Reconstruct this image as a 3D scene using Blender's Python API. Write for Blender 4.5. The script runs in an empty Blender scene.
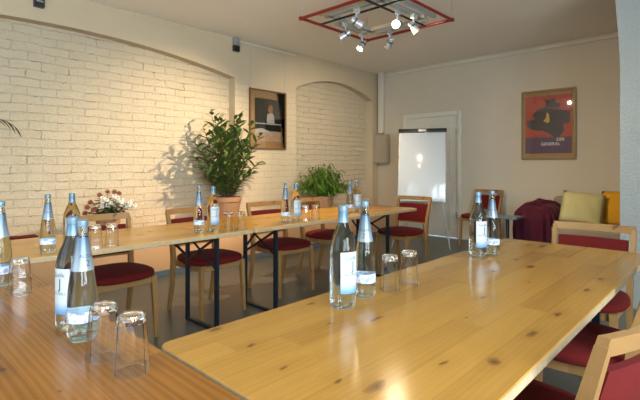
import bpy, bmesh, math, random
from mathutils import Vector, Matrix, noise
PI = math.pi
R = math.radians
rnd = random.Random(7)
S = bpy.context.scene
C = S.collection

# ------------------------------------------------------------------ camera, world, sun, exposure
CAM_YAW = 43.5                      # the tables run along +X, the brick wall is at +Y
cam_data = bpy.data.cameras.new('camera')
cam = bpy.data.objects.new('camera', cam_data)
C.objects.link(cam)
cam.location = (0, 0, 1.22)
cam.rotation_euler = (R(90), 0, R(CAM_YAW - 90))
cam_data.sensor_width = 36
cam_data.lens = 444 / 640 * 36
cam_data.shift_y = -34 / 640
cam_data.clip_start = .02
S.camera = cam

world = bpy.data.worlds.new('world')
S.world = world
world.use_nodes = True
bg = world.node_tree.nodes['Background']
bg.inputs[0].default_value = (.62, .82, 1.0, 1)
bg.inputs[1].default_value = 3.0

vs = S.view_settings
vs.view_transform = 'Standard'
vs.look = 'None'
vs.gamma = 1
vs.use_curve_mapping = False
vs.exposure = 0.3
SPOT_W = 46                          # watts of each ceiling spot
SPOT_COL = (1.0, .78, .51)
DAY_W = 112                           # daylight through each window opening
DAY_COL = (.76, .90, 1.0)
CEIL = 3.0


def area_light(name, loc, rot, sx, sy, energy, col):
    l = bpy.data.lights.new(name, 'AREA')
    l.shape = 'RECTANGLE'
    l.size, l.size_y = sx, sy
    l.energy = energy
    l.color = col
    o = bpy.data.objects.new(name, l)
    C.objects.link(o)
    o.location = loc
    o.rotation_euler = rot
    return o


# daylight coming in through the two windows of the right-hand wall and the one behind the camera
WIN_Y = -1.75
WINS = [(-1.5, -.2), (.3, 1.7)]
for a, b in WINS:
    area_light('window_daylight', ((a + b) / 2, WIN_Y - .12, 1.65), (R(90), 0, 0), b - a - .1, 1.5, DAY_W, DAY_COL)
area_light('window_daylight', (-1.72, 1.6, 1.65), (R(90), 0, R(-90)), 1.9, 1.5, DAY_W * .12, DAY_COL)


# ------------------------------------------------------------------ materials
def new_mat(name):
    m = bpy.data.materials.new(name)
    m.use_nodes = True
    nt = m.node_tree
    return m, nt, nt.nodes['Principled BSDF']


def link(nt, a, b):
    nt.links.new(a, b)


def node(nt, typ, **kw):
    n = nt.nodes.new(typ)
    for k, v in kw.items():
        setattr(n, k, v)
    return n


def math_n(nt, op, a, b=None, clamp=False):
    n = node(nt, 'ShaderNodeMath', operation=op, use_clamp=clamp)
    for i, v in enumerate((a, b)):
        if v is None:
            continue
        if isinstance(v, (int, float)):
            n.inputs[i].default_value = v
        else:
            link(nt, v, n.inputs[i])
    return n.outputs[0]


def mix_col(nt, fac, a, b, blend='MIX'):
    n = node(nt, 'ShaderNodeMix', data_type='RGBA', blend_type=blend)
    for sock, v in ((n.inputs['Factor'], fac), (n.inputs[6], a), (n.inputs[7], b)):
        if isinstance(v, (int, float)):
            sock.default_value = v
        elif isinstance(v, tuple):
            sock.default_value = v if len(v) == 4 else (*v, 1)
        else:
            link(nt, v, sock)
    return n.outputs[2]


def mapping(nt, scale=(1, 1, 1), rot=(0, 0, 0), coord='Object'):
    tc = node(nt, 'ShaderNodeTexCoord')
    mp = node(nt, 'ShaderNodeMapping')
    mp.inputs['Scale'].default_value = scale
    mp.inputs['Rotation'].default_value = rot
    link(nt, tc.outputs[coord], mp.inputs['Vector'])
    return mp.outputs['Vector']


def noise_n(nt, vec, scale=5, detail=3, rough=.5, dist=0.0):
    n = node(nt, 'ShaderNodeTexNoise')
    n.inputs['Scale'].default_value = scale
    n.inputs['Detail'].default_value = detail
    n.inputs['Roughness'].default_value = rough
    n.inputs['Distortion'].default_value = dist
    link(nt, vec, n.inputs['Vector'])
    return n


def bump(nt, bsdf, height, strength=.2, dist=.01):
    b = node(nt, 'ShaderNodeBump')
    b.inputs['Strength'].default_value = strength
    b.inputs['Distance'].default_value = dist
    link(nt, height, b.inputs['Height'])
    link(nt, b.outputs[0], bsdf.inputs['Normal'])


def simple(name, col, rough=.5, metal=0.0, var=.08, nscale=20, bmp=0.0, spec=.5, coat=0.0):
    m, nt, p = new_mat(name)
    v = mapping(nt)
    n = noise_n(nt, v, nscale, 3)
    dark = tuple(c * (1 - var) for c in col)
    lite = tuple(min(1, c * (1 + var)) for c in col)
    link(nt, mix_col(nt, n.outputs['Fac'], dark, lite), p.inputs['Base Color'])
    p.inputs['Roughness'].default_value = rough
    p.inputs['Metallic'].default_value = metal
    p.inputs['Specular IOR Level'].default_value = spec
    p.inputs['Coat Weight'].default_value = coat
    if bmp:
        bump(nt, p, n.outputs['Fac'], bmp, .004)
    return m


def pine(name, base, dark, axis='X', board=.095, rough=.22, ring=.09, knots=.45):
    """varnished pine glued from boards: grain, board tints and knots; axis = direction of the grain"""
    m, nt, p = new_mat(name)
    vec = mapping(nt, rot=(0, 0, 0 if axis == 'X' else R(90)))
    sep = node(nt, 'ShaderNodeSeparateXYZ')
    link(nt, vec, sep.inputs[0])
    x, y, z = sep.outputs
    row = math_n(nt, 'FLOOR', math_n(nt, 'DIVIDE', y, board))
    wn = node(nt, 'ShaderNodeTexWhiteNoise', noise_dimensions='1D')
    link(nt, row, wn.inputs['W'])
    # every board is jointed from lengths of different tint
    seg = math_n(nt, 'FLOOR', math_n(nt, 'ADD', math_n(nt, 'DIVIDE', x, .9), math_n(nt, 'MULTIPLY', wn.outputs['Value'], 7)))
    wn2 = node(nt, 'ShaderNodeTexWhiteNoise', noise_dimensions='2D')
    cb = node(nt, 'ShaderNodeCombineXYZ')
    link(nt, row, cb.inputs[0]); link(nt, seg, cb.inputs[1])
    link(nt, cb.outputs[0], wn2.inputs['Vector'])
    tint = wn2.outputs['Value']
    # grain
    g = node(nt, 'ShaderNodeCombineXYZ')
    link(nt, math_n(nt, 'ADD', math_n(nt, 'MULTIPLY', x, 1.1), math_n(nt, 'MULTIPLY', tint, 31)), g.inputs[0])
    link(nt, math_n(nt, 'MULTIPLY', y, 16), g.inputs[1])
    link(nt, math_n(nt, 'MULTIPLY', z, 16), g.inputs[2])
    n1 = noise_n(nt, g.outputs[0], 2.2, 5, .6, .6)
    w = node(nt, 'ShaderNodeTexWave', wave_type='BANDS', bands_direction='Y')
    w.inputs['Scale'].default_value = 1.1
    w.inputs['Distortion'].default_value = 9
    w.inputs['Detail'].default_value = 2
    w.inputs['Detail Scale'].default_value = .7
    link(nt, g.outputs[0], w.inputs['Vector'])
    # knots
    kv = node(nt, 'ShaderNodeCombineXYZ')
    link(nt, math_n(nt, 'MULTIPLY', x, 3.4), kv.inputs[0])
    link(nt, math_n(nt, 'MULTIPLY', y, 7.5), kv.inputs[1])
    vor = node(nt, 'ShaderNodeTexVoronoi', feature='F1', voronoi_dimensions='2D')
    vor.inputs['Scale'].default_value = 1.0
    kn = noise_n(nt, vec, 14, 2)
    ka = node(nt, 'ShaderNodeVectorMath', operation='MULTIPLY_ADD')
    link(nt, kn.outputs['Color'], ka.inputs[0]); ka.inputs[1].default_value = (.25, .25, 0); link(nt, kv.outputs[0], ka.inputs[2])
    link(nt, ka.outputs[0], vor.inputs['Vector'])
    ksep = node(nt, 'ShaderNodeSeparateColor')
    link(nt, vor.outputs['Color'], ksep.inputs[0])
    krad = math_n(nt, 'ADD', .035, math_n(nt, 'MULTIPLY', math_n(nt, 'POWER', ksep.outputs[1], 3), .13))
    knot = math_n(nt, 'SUBTRACT', 1, math_n(nt, 'DIVIDE', vor.outputs['Distance'], krad), True)
    halo = math_n(nt, 'SUBTRACT', 1, math_n(nt, 'DIVIDE', vor.outputs['Distance'], .3), True)
    ksel = math_n(nt, 'GREATER_THAN', ksep.outputs[0], knots)
    knot = math_n(nt, 'MULTIPLY', math_n(nt, 'POWER', knot, .6), ksel)
    halo = math_n(nt, 'MULTIPLY', math_n(nt, 'MULTIPLY', halo, ksel), ksep.outputs[1])
    fac = math_n(nt, 'ADD', math_n(nt, 'MULTIPLY', w.outputs['Fac'], ring), math_n(nt, 'MULTIPLY', n1.outputs['Fac'], .45))
    fac = math_n(nt, 'ADD', fac, math_n(nt, 'MULTIPLY', math_n(nt, 'SUBTRACT', tint, .5), .42))
    fac = math_n(nt, 'ADD', fac, math_n(nt, 'MULTIPLY', halo, .3), True)
    col = mix_col(nt, fac, base, dark)
    seam = math_n(nt, 'LESS_THAN', math_n(nt, 'FRACT', math_n(nt, 'DIVIDE', y, board)), .014)
    col = mix_col(nt, math_n(nt, 'MULTIPLY', seam, .35), col, tuple(c * .45 for c in dark))
    col = mix_col(nt, math_n(nt, 'MULTIPLY', knot, .85), col, (.075, .026, .008))
    link(nt, col, p.inputs['Base Color'])
    p.inputs['Roughness'].default_value = rough
    p.inputs['Specular IOR Level'].default_value = .30
    fine = noise_n(nt, vec, 260, 2)
    hsum = math_n(nt, 'ADD', math_n(nt, 'MULTIPLY', n1.outputs['Fac'], .6), math_n(nt, 'MULTIPLY', fine.outputs['Fac'], .25))
    bump(nt, p, hsum, .2, .002)
    return m


def brick(name, c1, c2, mortar, strength=.8, crack=.8):
    m, nt, p = new_mat(name)
    tc = node(nt, 'ShaderNodeTexCoord')
    sep = node(nt, 'ShaderNodeSeparateXYZ')
    link(nt, tc.outputs['Object'], sep.inputs[0])
    cb = node(nt, 'ShaderNodeCombineXYZ')
    wob = noise_n(nt, tc.outputs['Object'], 3.5, 3)
    wob2 = noise_n(nt, tc.outputs['Object'], 30, 3)
    dx = math_n(nt, 'MULTIPLY', math_n(nt, 'SUBTRACT', wob.outputs['Fac'], .5), .11)
    dz = math_n(nt, 'MULTIPLY', math_n(nt, 'SUBTRACT', wob2.outputs['Fac'], .5), .026)
    link(nt, math_n(nt, 'ADD', sep.outputs[0], math_n(nt, 'ADD', dx, dz)), cb.inputs[0])
    link(nt, math_n(nt, 'ADD', sep.outputs[2], math_n(nt, 'ADD', dz, math_n(nt, 'MULTIPLY', dx, .35))), cb.inputs[1])
    b = node(nt, 'ShaderNodeTexBrick')
    b.offset = .5
    b.inputs['Scale'].default_value = 1
    b.inputs['Brick Width'].default_value = .27
    b.inputs['Row Height'].default_value = .088
    b.inputs['Mortar Size'].default_value = .006
    b.inputs['Mortar Smooth'].default_value = .5
    b.inputs['Bias'].default_value = -.2
    b.inputs['Color1'].default_value = (*c1, 1)
    b.inputs['Color2'].default_value = (*c2, 1)
    b.inputs['Mortar'].default_value = (*mortar, 1)
    link(nt, cb.outputs[0], b.inputs['Vector'])
    patch = noise_n(nt, tc.outputs['Object'], 5, 4, .7)
    r = node(nt, 'ShaderNodeValToRGB')
    r.color_ramp.elements[0].position = .38
    r.color_ramp.elements[1].position = .62
    link(nt, patch.outputs['Fac'], r.inputs[0])
    # thick paint fills part of the joints
    fill = mix_col(nt, math_n(nt, 'MULTIPLY', r.outputs[0], .55), b.outputs['Color'], c1)
    # open cracks here and there along the joints
    cr = noise_n(nt, tc.outputs['Object'], 7, 5, .75)
    crs = math_n(nt, 'GREATER_THAN', cr.outputs['Fac'], .58)
    crk = math_n(nt, 'MULTIPLY', math_n(nt, 'POWER', b.outputs['Fac'], 3.0), crs)
    fill = mix_col(nt, math_n(nt, 'MULTIPLY', crk, crack), fill, tuple(c * .35 for c in mortar))
    link(nt, fill, p.inputs['Base Color'])
    p.inputs['Roughness'].default_value = .75
    p.inputs['Specular IOR Level'].default_value = .3
    inv = math_n(nt, 'MULTIPLY', math_n(nt, 'SUBTRACT', 1, b.outputs['Fac']), math_n(nt, 'SUBTRACT', 1.15, math_n(nt, 'MULTIPLY', r.outputs[0], .6)))
    rough = noise_n(nt, tc.outputs['Object'], 38, 5, .7)
    bcol = node(nt, 'ShaderNodeRGBToBW')
    link(nt, b.outputs['Color'], bcol.inputs[0])
    h = math_n(nt, 'ADD', inv, math_n(nt, 'MULTIPLY', rough.outputs['Fac'], 1.3))
    h = math_n(nt, 'ADD', h, math_n(nt, 'MULTIPLY', wob.outputs['Fac'], 2.2))
    bump(nt, p, h, strength, .015)
    return m


def glass_mat(name, ior, col=(1, 1, 1), rough=0.0):
    m, nt, p = new_mat(name)
    p.inputs['Base Color'].default_value = (*col, 1)
    p.inputs['Transmission Weight'].default_value = 1
    p.inputs['IOR'].default_value = ior
    p.inputs['Roughness'].default_value = rough
    return m


def fabric(name, col, rough=.9, sheen=.3, nscale=180):
    m, nt, p = new_mat(name)
    v = mapping(nt)
    n = noise_n(nt, v, nscale, 2)
    n2 = noise_n(nt, v, 9, 3)
    f = math_n(nt, 'ADD', math_n(nt, 'MULTIPLY', n.outputs['Fac'], .6), math_n(nt, 'MULTIPLY', n2.outputs['Fac'], .4))
    link(nt, mix_col(nt, f, tuple(c * .72 for c in col), tuple(min(1, c * 1.25) for c in col)), p.inputs['Base Color'])
    p.inputs['Roughness'].default_value = rough
    p.inputs['Sheen Weight'].default_value = sheen
    p.inputs['Sheen Tint'].default_value = (*[min(1, c * 2 + .1) for c in col], 1)
    p.inputs['Specular IOR Level'].default_value = .2
    bump(nt, p, n.outputs['Fac'], .15, .002)
    return m


M = {}
M['pine_near'] = pine('pine_honey', (.46, .235, .046), (.22, .09, .015), rough=.17, knots=.42)
M['pine_row'] = pine('pine_amber', (.66, .33, .05), (.40, .16, .024))
M['pine_base'] = pine('pine_orange', (.36, .142, .023), (.12, .038, .006), axis='Y', ring=.24, rough=.22)
M['edge'] = simple('pine_edge', (.42, .31, .18), .6, var=.3, nscale=40)
M['beech'] = pine('beech', (.37, .20, .072), (.27, .135, .046), axis='X', board=9, rough=.38)
M['red'] = fabric('red_upholstery', (.125, .008, .007), .9, .1)
M['brick'] = brick('painted_brick', (.62, .525, .375), (.585, .49, .345), (.54, .445, .305), .75, .6)
M['brick_pier'] = brick('painted_brick_thin', (.62, .52, .365), (.59, .49, .345), (.48, .39, .26), .35, .4)
M['plaster'] = simple('cream_plaster', (.56, .46, .315), .85, var=.05, nscale=3, bmp=.08)
M['far_plaster'] = simple('pale_plaster', (.60, .535, .43), .85, var=.03, nscale=4, bmp=.08)
M['soffit'] = simple('soffit_darker_cream', (.50, .41, .28), .85, var=.08, nscale=8)  # cream of the wall plaster, slightly darker under the arches
M['ceiling'] = simple('ceiling_paint', (.86, .82, .74), .9, var=.02, nscale=2)
M['ledge'] = simple('ledge_bounce_tint', (.66, .40, .215), .7, var=.08, nscale=3)  # orange light bounced off the wood is put into the ledge colour
M['skirting'] = simple('slate_skirting', (.10, .14, .18), .45)
M['white_trim'] = simple('white_trim', (.66, .62, .52), .5, var=.04)
M['door'] = simple('door_paint', (.70, .665, .57), .45, var=.04, nscale=4)
M['steel'] = simple('blue_black_steel', (.012, .022, .034), .35, .3)
M['cap'] = simple('silver_blue_cap', (.17, .25, .31), .35, .4)
M['bottle'] = glass_mat('bottle_water_glass', 1.34, (.70, .82, .84))
M['tumbler'] = glass_mat('tumbler_glass', 1.42, (.98, .985, .98))
M['leaf'] = simple('leaf_green', (.085, .14, .03), .36, var=.5, nscale=9)
M['leaf2'] = simple('bamboo_green', (.095, .19, .018), .42, var=.55, nscale=11)
M['leaf3'] = simple('dark_leaf', (.02, .045, .012), .5, var=.4, nscale=12)
M['stem'] = simple('stem_brown', (.12, .075, .035), .8)
M['terracotta'] = simple('terracotta', (.40, .21, .11), .75, var=.12, nscale=12)
M['soil'] = simple('soil', (.03, .02, .012), 1)
M['petal'] = simple('white_petal', (.82, .78, .68), .6, var=.06)
M['petal_red'] = simple('rust_petal', (.22, .055, .028), .7, var=.2)
M['flower_eye'] = simple('flower_eye', (.45, .33, .06), .7)
M['white_metal'] = simple('white_lamp_metal', (.66, .68, .70), .25, .55)
M['track'] = simple('grey_track', (.42, .45, .43), .4, .3)
M['track_beige'] = simple('beige_track', (.55, .47, .34), .5)
M['red_tube'] = simple('red_tube', (.22, .012, .010), .35)
M['black'] = simple('black_plastic', (.012, .012, .013), .4)
M['grey_metal'] = simple('grey_metal', (.40, .42, .44), .35, .6)
M['board'] = simple('white_board', (.74, .78, .82), .13, var=.01, coat=.0)
M['speaker'] = simple('speaker_cloth', (.40, .35, .27), .85, nscale=300, var=.2)
M['burgundy'] = fabric('burgundy_velvet', (.065, .005, .016), .75, .6, 60)
M['olive'] = fabric('olive_linen', (.56, .50, .24), .9, .2)
M['mustard'] = fabric('mustard_cotton', (.62, .30, .02), .9, .2)
M['sofa'] = fabric('sofa_fabric', (.30, .25, .19), .9, .2)
M['blue_top'] = simple('blue_grey_laminate', (.09, .14, .17), .3)
M['pillar'] = None
M['frame_wood'] = pine('frame_wood', (.20, .105, .045), (.14, .07, .03), board=9, rough=.5)
M['gold_frame'] = simple('dull_gold_frame', (.23, .165, .07), .45, .2)
M['mat_brown'] = simple('brown_mount', (.36, .21, .09), .8, var=.05)


def pillar_mat():
    m, nt, p = new_mat('rough_cast_plaster')
    v = mapping(nt)
    n = noise_n(nt, v, 45, 4, .6)
    link(nt, mix_col(nt, n.outputs['Fac'], (.27, .305, .31), (.36, .39, .39)), p.inputs['Base Color'])  # blue cast of the daylight is mixed into the plaster grey
    p.inputs['Roughness'].default_value = .85
    bump(nt, p, n.outputs['Fac'], .7, .012)
    return m


M['pillar'] = pillar_mat()


def floor_mat():
    m, nt, p = new_mat('grey_vinyl')
    v = mapping(nt)
    n = noise_n(nt, v, 2.5, 4, .6)
    n2 = noise_n(nt, v, 90, 2, .6)
    f = math_n(nt, 'ADD', math_n(nt, 'MULTIPLY', n.outputs['Fac'], .6), math_n(nt, 'MULTIPLY', n2.outputs['Fac'], .4))
    link(nt, mix_col(nt, f, (.062, .066, .06), (.13, .132, .12)), p.inputs['Base Color'])
    p.inputs['Roughness'].default_value = .33
    return m


M['floor'] = floor_mat()


# ------------------------------------------------------------------ mesh helpers
class MB:
    """collects shapes in one mesh"""

    def __init__(self):
        self.bm = bmesh.new()

    def box(self, x0, x1, y0, y1, z0, z1, bev=0.0, seg=2, mi=0, mat=None):
        vs_ = [self.bm.verts.new(p) for p in ((x0, y0, z0), (x1, y0, z0), (x1, y1, z0), (x0, y1, z0),
                                               (x0, y0, z1), (x1, y0, z1), (x1, y1, z1), (x0, y1, z1))]
        fs = [self.bm.faces.new([vs_[i] for i in q]) for q in ((3, 2, 1, 0), (4, 5, 6, 7), (0, 1, 5, 4), (1, 2, 6, 5), (2, 3, 7, 6), (3, 0, 4, 7))]
        for f in fs:
            f.material_index = mi
        if bev:
            es = list({e for f in fs for e in f.edges})
            r = bmesh.ops.bevel(self.bm, geom=es, offset=bev, segments=seg, profile=.5, affect='EDGES')
            vs_ = list({v for f in r['faces'] for v in f.verts} | {v for v in vs_ if v.is_valid})
            for f in r['faces']:
                f.material_index = mi
        if mat is not None:
            bmesh.ops.transform(self.bm, matrix=mat, verts=[v for v in vs_ if v.is_valid])
        return self

    def ring_loft(self, rings, caps=True, close=True, mi=0):
        rs = [[self.bm.verts.new(p) for p in r] for r in rings]
        n = len(rs[0])
        for a, b in zip(rs, rs[1:]):
            for i in range(n if close else n - 1):
                j = (i + 1) % n
                f = self.bm.faces.new((a[i], a[j], b[j], b[i]))
                f.material_index = mi
        if caps and close:
            self.bm.faces.new(rs[0][::-1]).material_index = mi
            self.bm.faces.new(rs[-1]).material_index = mi
        return self

    def tube(self, pts, r, n=10, mi=0, caps=True):
        pts = [Vector(p) for p in pts]
        rr = r if isinstance(r, (list, tuple)) else [r] * len(pts)
        rings = []
        ref = None
        for i, p in enumerate(pts):
            t = (pts[min(i + 1, len(pts) - 1)] - pts[max(i - 1, 0)]).normalized()
            if ref is None:
                ref = Vector((0, 0, 1)) if abs(t.z) < .9 else Vector((1, 0, 0))
            u = t.cross(ref).normalized()
            w = u.cross(t).normalized()
            ref = w
            rings.append([p + rr[i] * (math.cos(2 * PI * k / n) * u + math.sin(2 * PI * k / n) * w) for k in range(n)])
        return self.ring_loft(rings, caps, True, mi)

    def bar(self, a, b, w, h, mi=0, bev=0.0):
        """square bar from a to b; w = horizontal width, h = the other"""
        a, b = Vector(a), Vector(b)
        t = (b - a).normalized()
        ref = Vector((0, 0, 1)) if abs(t.z) < .95 else Vector((1, 0, 0))
        u = t.cross(ref).normalized()
        v = u.cross(t).normalized()
        m = Matrix((u, t, v)).transposed().to_4x4()
        m.translation = a
        return self.box(-w / 2, w / 2, 0, (b - a).length, -h / 2, h / 2, bev, 2, mi, m)

    def lathe(self, prof, n=32, mi=0, a0=0.0, a1=2 * PI, cx=0, cy=0, z0=0, facet=None):
        full = abs(a1 - a0 - 2 * PI) < 1e-6
        k = n if full else n + 1
        rings = []
        for r, z in prof:
            ring = []
            for i in range(k):
                a = a0 + (a1 - a0) * i / n
                rr = r * (facet(a, z) if facet else 1)
                ring.append((cx + rr * math.cos(a), cy + rr * math.sin(a), z0 + z))
            rings.append(ring)
        rs = [[self.bm.verts.new(p) for p in r] for r in rings]
        for a, b in zip(rs, rs[1:]):
            for i in range(n):
                j = (i + 1) % k
                self.bm.faces.new((a[i], a[j], b[j], b[i])).material_index = mi
        if full:
            if prof[0][0] > 1e-5:
                self.bm.faces.new(rs[0][::-1]).material_index = mi
            if prof[-1][0] > 1e-5:
                self.bm.faces.new(rs[-1]).material_index = mi
        return self

    def quad(self, pts, mi=0):
        self.bm.faces.new([self.bm.verts.new(p) for p in pts]).material_index = mi
        return self

    def prism(self, poly, axis, lo, hi, mi=0):
        """2-D outline extruded along an axis"""
        def p3(q, t):
            return {'x': (t, q[0], q[1]), 'y': (q[0], t, q[1]), 'z': (q[0], q[1], t)}[axis]
        a = [self.bm.verts.new(p3(q, lo)) for q in poly]
        b = [self.bm.verts.new(p3(q, hi)) for q in poly]
        n = len(poly)
        for i in range(n):
            self.bm.faces.new((a[i], a[(i + 1) % n], b[(i + 1) % n], b[i])).material_index = mi
        self.bm.faces.new(a[::-1]).material_index = mi
        self.bm.faces.new(b).material_index = mi
        return self

    def build(self, name, mats, parent=None, smooth=None, loc=None, merge=0.0):
        bm = self.bm
        if merge:
            bmesh.ops.remove_doubles(bm, verts=bm.verts, dist=merge)
        bmesh.ops.recalc_face_normals(bm, faces=bm.faces)
        me = bpy.data.meshes.new(name)
        bm.to_mesh(me)
        bm.free()
        for m in (mats if isinstance(mats, list) else [mats]):
            me.materials.append(m)
        if smooth is not None:
            me.shade_smooth()
            if smooth < 179:
                me.set_sharp_from_angle(angle=R(smooth))
        o = bpy.data.objects.new(name, me)
        C.objects.link(o)
        if parent:
            o.parent = parent
        if loc:
            o.location = loc
        return o


def empty(name, loc=(0, 0, 0), rz=0.0):
    o = bpy.data.objects.new(name, None)
    o.empty_display_size = .1
    C.objects.link(o)
    o.location = loc
    o.rotation_euler = (0, 0, rz)
    return o


def tag(o, label, cat, group=None):
    o['label'] = label
    o['category'] = cat
    if group:
        o['group'] = group
    return o


def struct(o):
    o['kind'] = 'structure'
    return o


KIDS = {}


def copy_tree(o, parent=None):
    c = o.copy()
    C.objects.link(c)
    if parent:
        c.parent = parent
    for ch in list(o.children):
        copy_tree(ch, c)
    return c


# ------------------------------------------------------------------ room shell
struct(MB().box(-1.8, 7.3, -1.9, 5.5, -.1, 0).build('floor', M['floor']))
struct(MB().box(-1.8, 7.3, -1.9, 5.5, CEIL, CEIL + .1).build('ceiling', M['ceiling']))

WY = 5.1                            # plaster face of the brick wall
DEEP = .14                          # depth of its arched niches


def arch(x):
    """lower edge of the plaster above x, or None outside the niches"""
    if -.62 <= x <= 3.66:
        return 2.45 + .225 * (1 - ((x - 1.52) / 2.14) ** 2)
    if 4.82 <= x <= 6.82:
        return 2.46 + .215 * (1 - ((x - 5.82) / 1.0) ** 2)
    return None


wl = MB()
# plaster above the arches; a strip per step so that the curve is smooth
EPS = 1e-4
for lo, hi in ((-.62, 3.66), (4.82, 6.82)):
    n = 40
    for i in range(n):
        a, b = lo + (hi - lo) * i / n, lo + (hi - lo) * (i + 1) / n
        za, zb = arch(min(max(a, lo + EPS), hi - EPS)), arch(min(max(b, lo + EPS), hi - EPS))
        wl.quad([(a, WY, za), (b, WY, zb), (b, WY, CEIL), (a, WY, CEIL)], 0)
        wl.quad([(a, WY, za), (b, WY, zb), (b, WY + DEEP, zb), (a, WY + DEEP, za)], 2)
    for x in (lo, hi):
        zt = arch(min(max(x, lo + EPS), hi - EPS))
        wl.quad([(x, WY, 0), (x, WY + DEEP, 0), (x, WY + DEEP, zt), (x, WY, zt)], 0)
for a, b in ((-1.8, -.62), (6.82, 7.1)):
    wl.quad([(a, WY, 0), (b, WY, 0), (b, WY, CEIL), (a, WY, CEIL)], 0)
wl.quad([(3.66, WY, 0), (4.82, WY, 0), (4.82, WY, 2.36), (3.66, WY, 2.36)], 1)
wl.quad([(3.66, WY, 2.36), (4.82, WY, 2.36), (4.82, WY, CEIL), (3.66, WY, CEIL)], 0)
# brick panels at the back of the niches
for lo, hi in ((-.62, 3.66), (4.82, 6.82)):
    wl.quad([(lo - .05, WY + DEEP, 0), (hi + .05, WY + DEEP, 0), (hi + .05, WY + DEEP, 2.8), (lo - .05, WY + DEEP, 2.8)], 3)
wl.box(-1.8, 7.1, WY + DEEP + .01, WY + DEEP + .12, 0, CEIL, mi=0)
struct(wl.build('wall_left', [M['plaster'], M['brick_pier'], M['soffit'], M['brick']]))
# low plastered ledge that carries the plants
struct(MB().box(-1.7, 6.98, 4.64, 5.23, 0, .48, .012).build('trim_1', M['ledge'], smooth=40))
struct(MB().box(-1.7, 6.98, 4.615, 4.639, 0, .07, .004).build('baseboard_left', M['skirting']))

FX = 7.0                            # far wall
wf = MB()
wf.box(FX, FX + .15, -1.9, 3.38, 0, CEIL)
wf.box(FX, FX + .15, 4.52, 5.35, 0, CEIL)
wf.box(FX, FX + .15, 3.38, 4.52, 2.15, CEIL)
struct(wf.build('wall_far', M['far_plaster']))
struct(MB().box(FX - .018, FX - .001, -1.7, 3.36, 0, .06, .004).build('baseboard_far', M['white_trim']))
struct(MB().box(FX - .03, FX - .001, .2, 4.9, 2.925, 2.965, .006).build('trim_2', M['white_trim']))
# rounded white cable duct in the corner
struct(MB().box(FX - .1, FX - .002, 4.93, 5.035, 1.84, CEIL - .002, .015, 3).build('trim_3', M['white_trim'], smooth=40))
# picture rail on the pier
struct(MB().box(3.72, 4.80, WY - .02, WY - .001, 2.945, 2.97, .004).build('trim_4', M['white_trim']))

# door in the far wall
d = MB()
d.box(FX - .03, FX + .12, 3.38, 3.455, 0, 2.15, .006)
d.box(FX - .03, FX + .12, 4.445, 4.52, 0, 2.15, .006)
d.box(FX - .03, FX + .12, 3.455, 4.445, 2.075, 2.15, .006)
door = struct(d.build('door_1', M['door'], smooth=40))
dl = MB()
dl.box(FX + .005, FX + .05, 3.46, 4.44, .01, 2.07)
for z0, z1 in ((.15, .95), (1.08, 1.95)):
    for y0, y1 in ((3.57, 3.91), (4.0, 4.33)):
        dl.box(FX - .003, FX + .02, y0, y1, z0, z1, .008)
dl.build('door_leaf', M['door'], door)
for z in (.35, 1.75):
    MB().lathe([(.011, 0), (.011, .1)], 10, cx=FX - .035, cy=3.462, z0=z).build('hinge', M['grey_metal'], door)
h = MB().tube([(FX + .006, 4.36, 1.03), (FX - .05, 4.36, 1.03), (FX - .055, 4.34, 1.03), (FX - .055, 4.24, 1.03)], .009)
h.build('door_handle', M['grey_metal'], door, smooth=60)

# the wall end on the right, roughly plastered; it flares slightly under the ceiling
poly = [(-1.9, 0), (.766, 0), (.766, 2.1), (.778, 2.35), (.803, 2.7), (.83, CEIL), (-1.9, CEIL)]
struct(MB().prism(poly, 'x', 4.6, 5.1).build('wall_pillar', M['pillar']))

# right-hand wall with two window openings, wall behind the camera with one
wr = MB()
xs = [-1.8] + [v for w in WINS for v in w] + [7.1]
for i in range(0, len(xs), 2):
    wr.box(xs[i], xs[i + 1], WIN_Y - .2, WIN_Y, 0, CEIL)
for a, b in WINS:
    wr.box(a, b, WIN_Y - .2, WIN_Y, 0, .85)
    wr.box(a, b, WIN_Y - .2, WIN_Y, 2.45, CEIL)
struct(wr.build('wall_right', M['far_plaster']))
wb = MB()
wb.box(-1.8, -1.65, -1.9, .6, 0, CEIL)
wb.box(-1.8, -1.65, 2.6, 5.4, 0, CEIL)
wb.box(-1.8, -1.65, .6, 2.6, 0, .85)
wb.box(-1.8, -1.65, .6, 2.6, 2.45, CEIL)
struct(wb.build('wall_back', M['far_plaster']))
for k, (a, b) in enumerate(WINS):
    w = MB()
    y0, y1 = WIN_Y - .1, WIN_Y - .04
    w.box(a, a + .06, y0, y1, .85, 2.45).box(b - .06, b, y0, y1, .85, 2.45)
    w.box(a + .06, b - .06, y0, y1, .85, .92).box(a + .06, b - .06, y0, y1, 2.38, 2.45)
    w.box((a + b) / 2 - .03, (a + b) / 2 + .03, y0, y1, .92, 2.38)
    struct(w.build('window_%d' % (k + 1), M['white_trim']))
w = MB()
w.box(-1.74, -1.68, .6, .66, .85, 2.45).box(-1.74, -1.68, 2.54, 2.6, .85, 2.45)
w.box(-1.74, -1.68, .66, 2.54, .85, .92).box(-1.74, -1.68, .66, 2.54, 2.38, 2.45).box(-1.74, -1.68, 1.57, 1.63, .92, 2.38)
struct(w.build('window_3', M['white_trim']))


# ------------------------------------------------------------------ tables
def rounded_rect(x0, x1, y0, y1, r, n=5):
    pts = []
    for cx, cy, a in ((x1 - r, y1 - r, 0), (x0 + r, y1 - r, 90), (x0 + r, y0 + r, 180), (x1 - r, y0 + r, 270)):
        for i in range(n + 1):
            t = R(a + 90 * i / n)
            pts.append((cx + r * math.cos(t), cy + r * math.sin(t)))
    return pts


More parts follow.
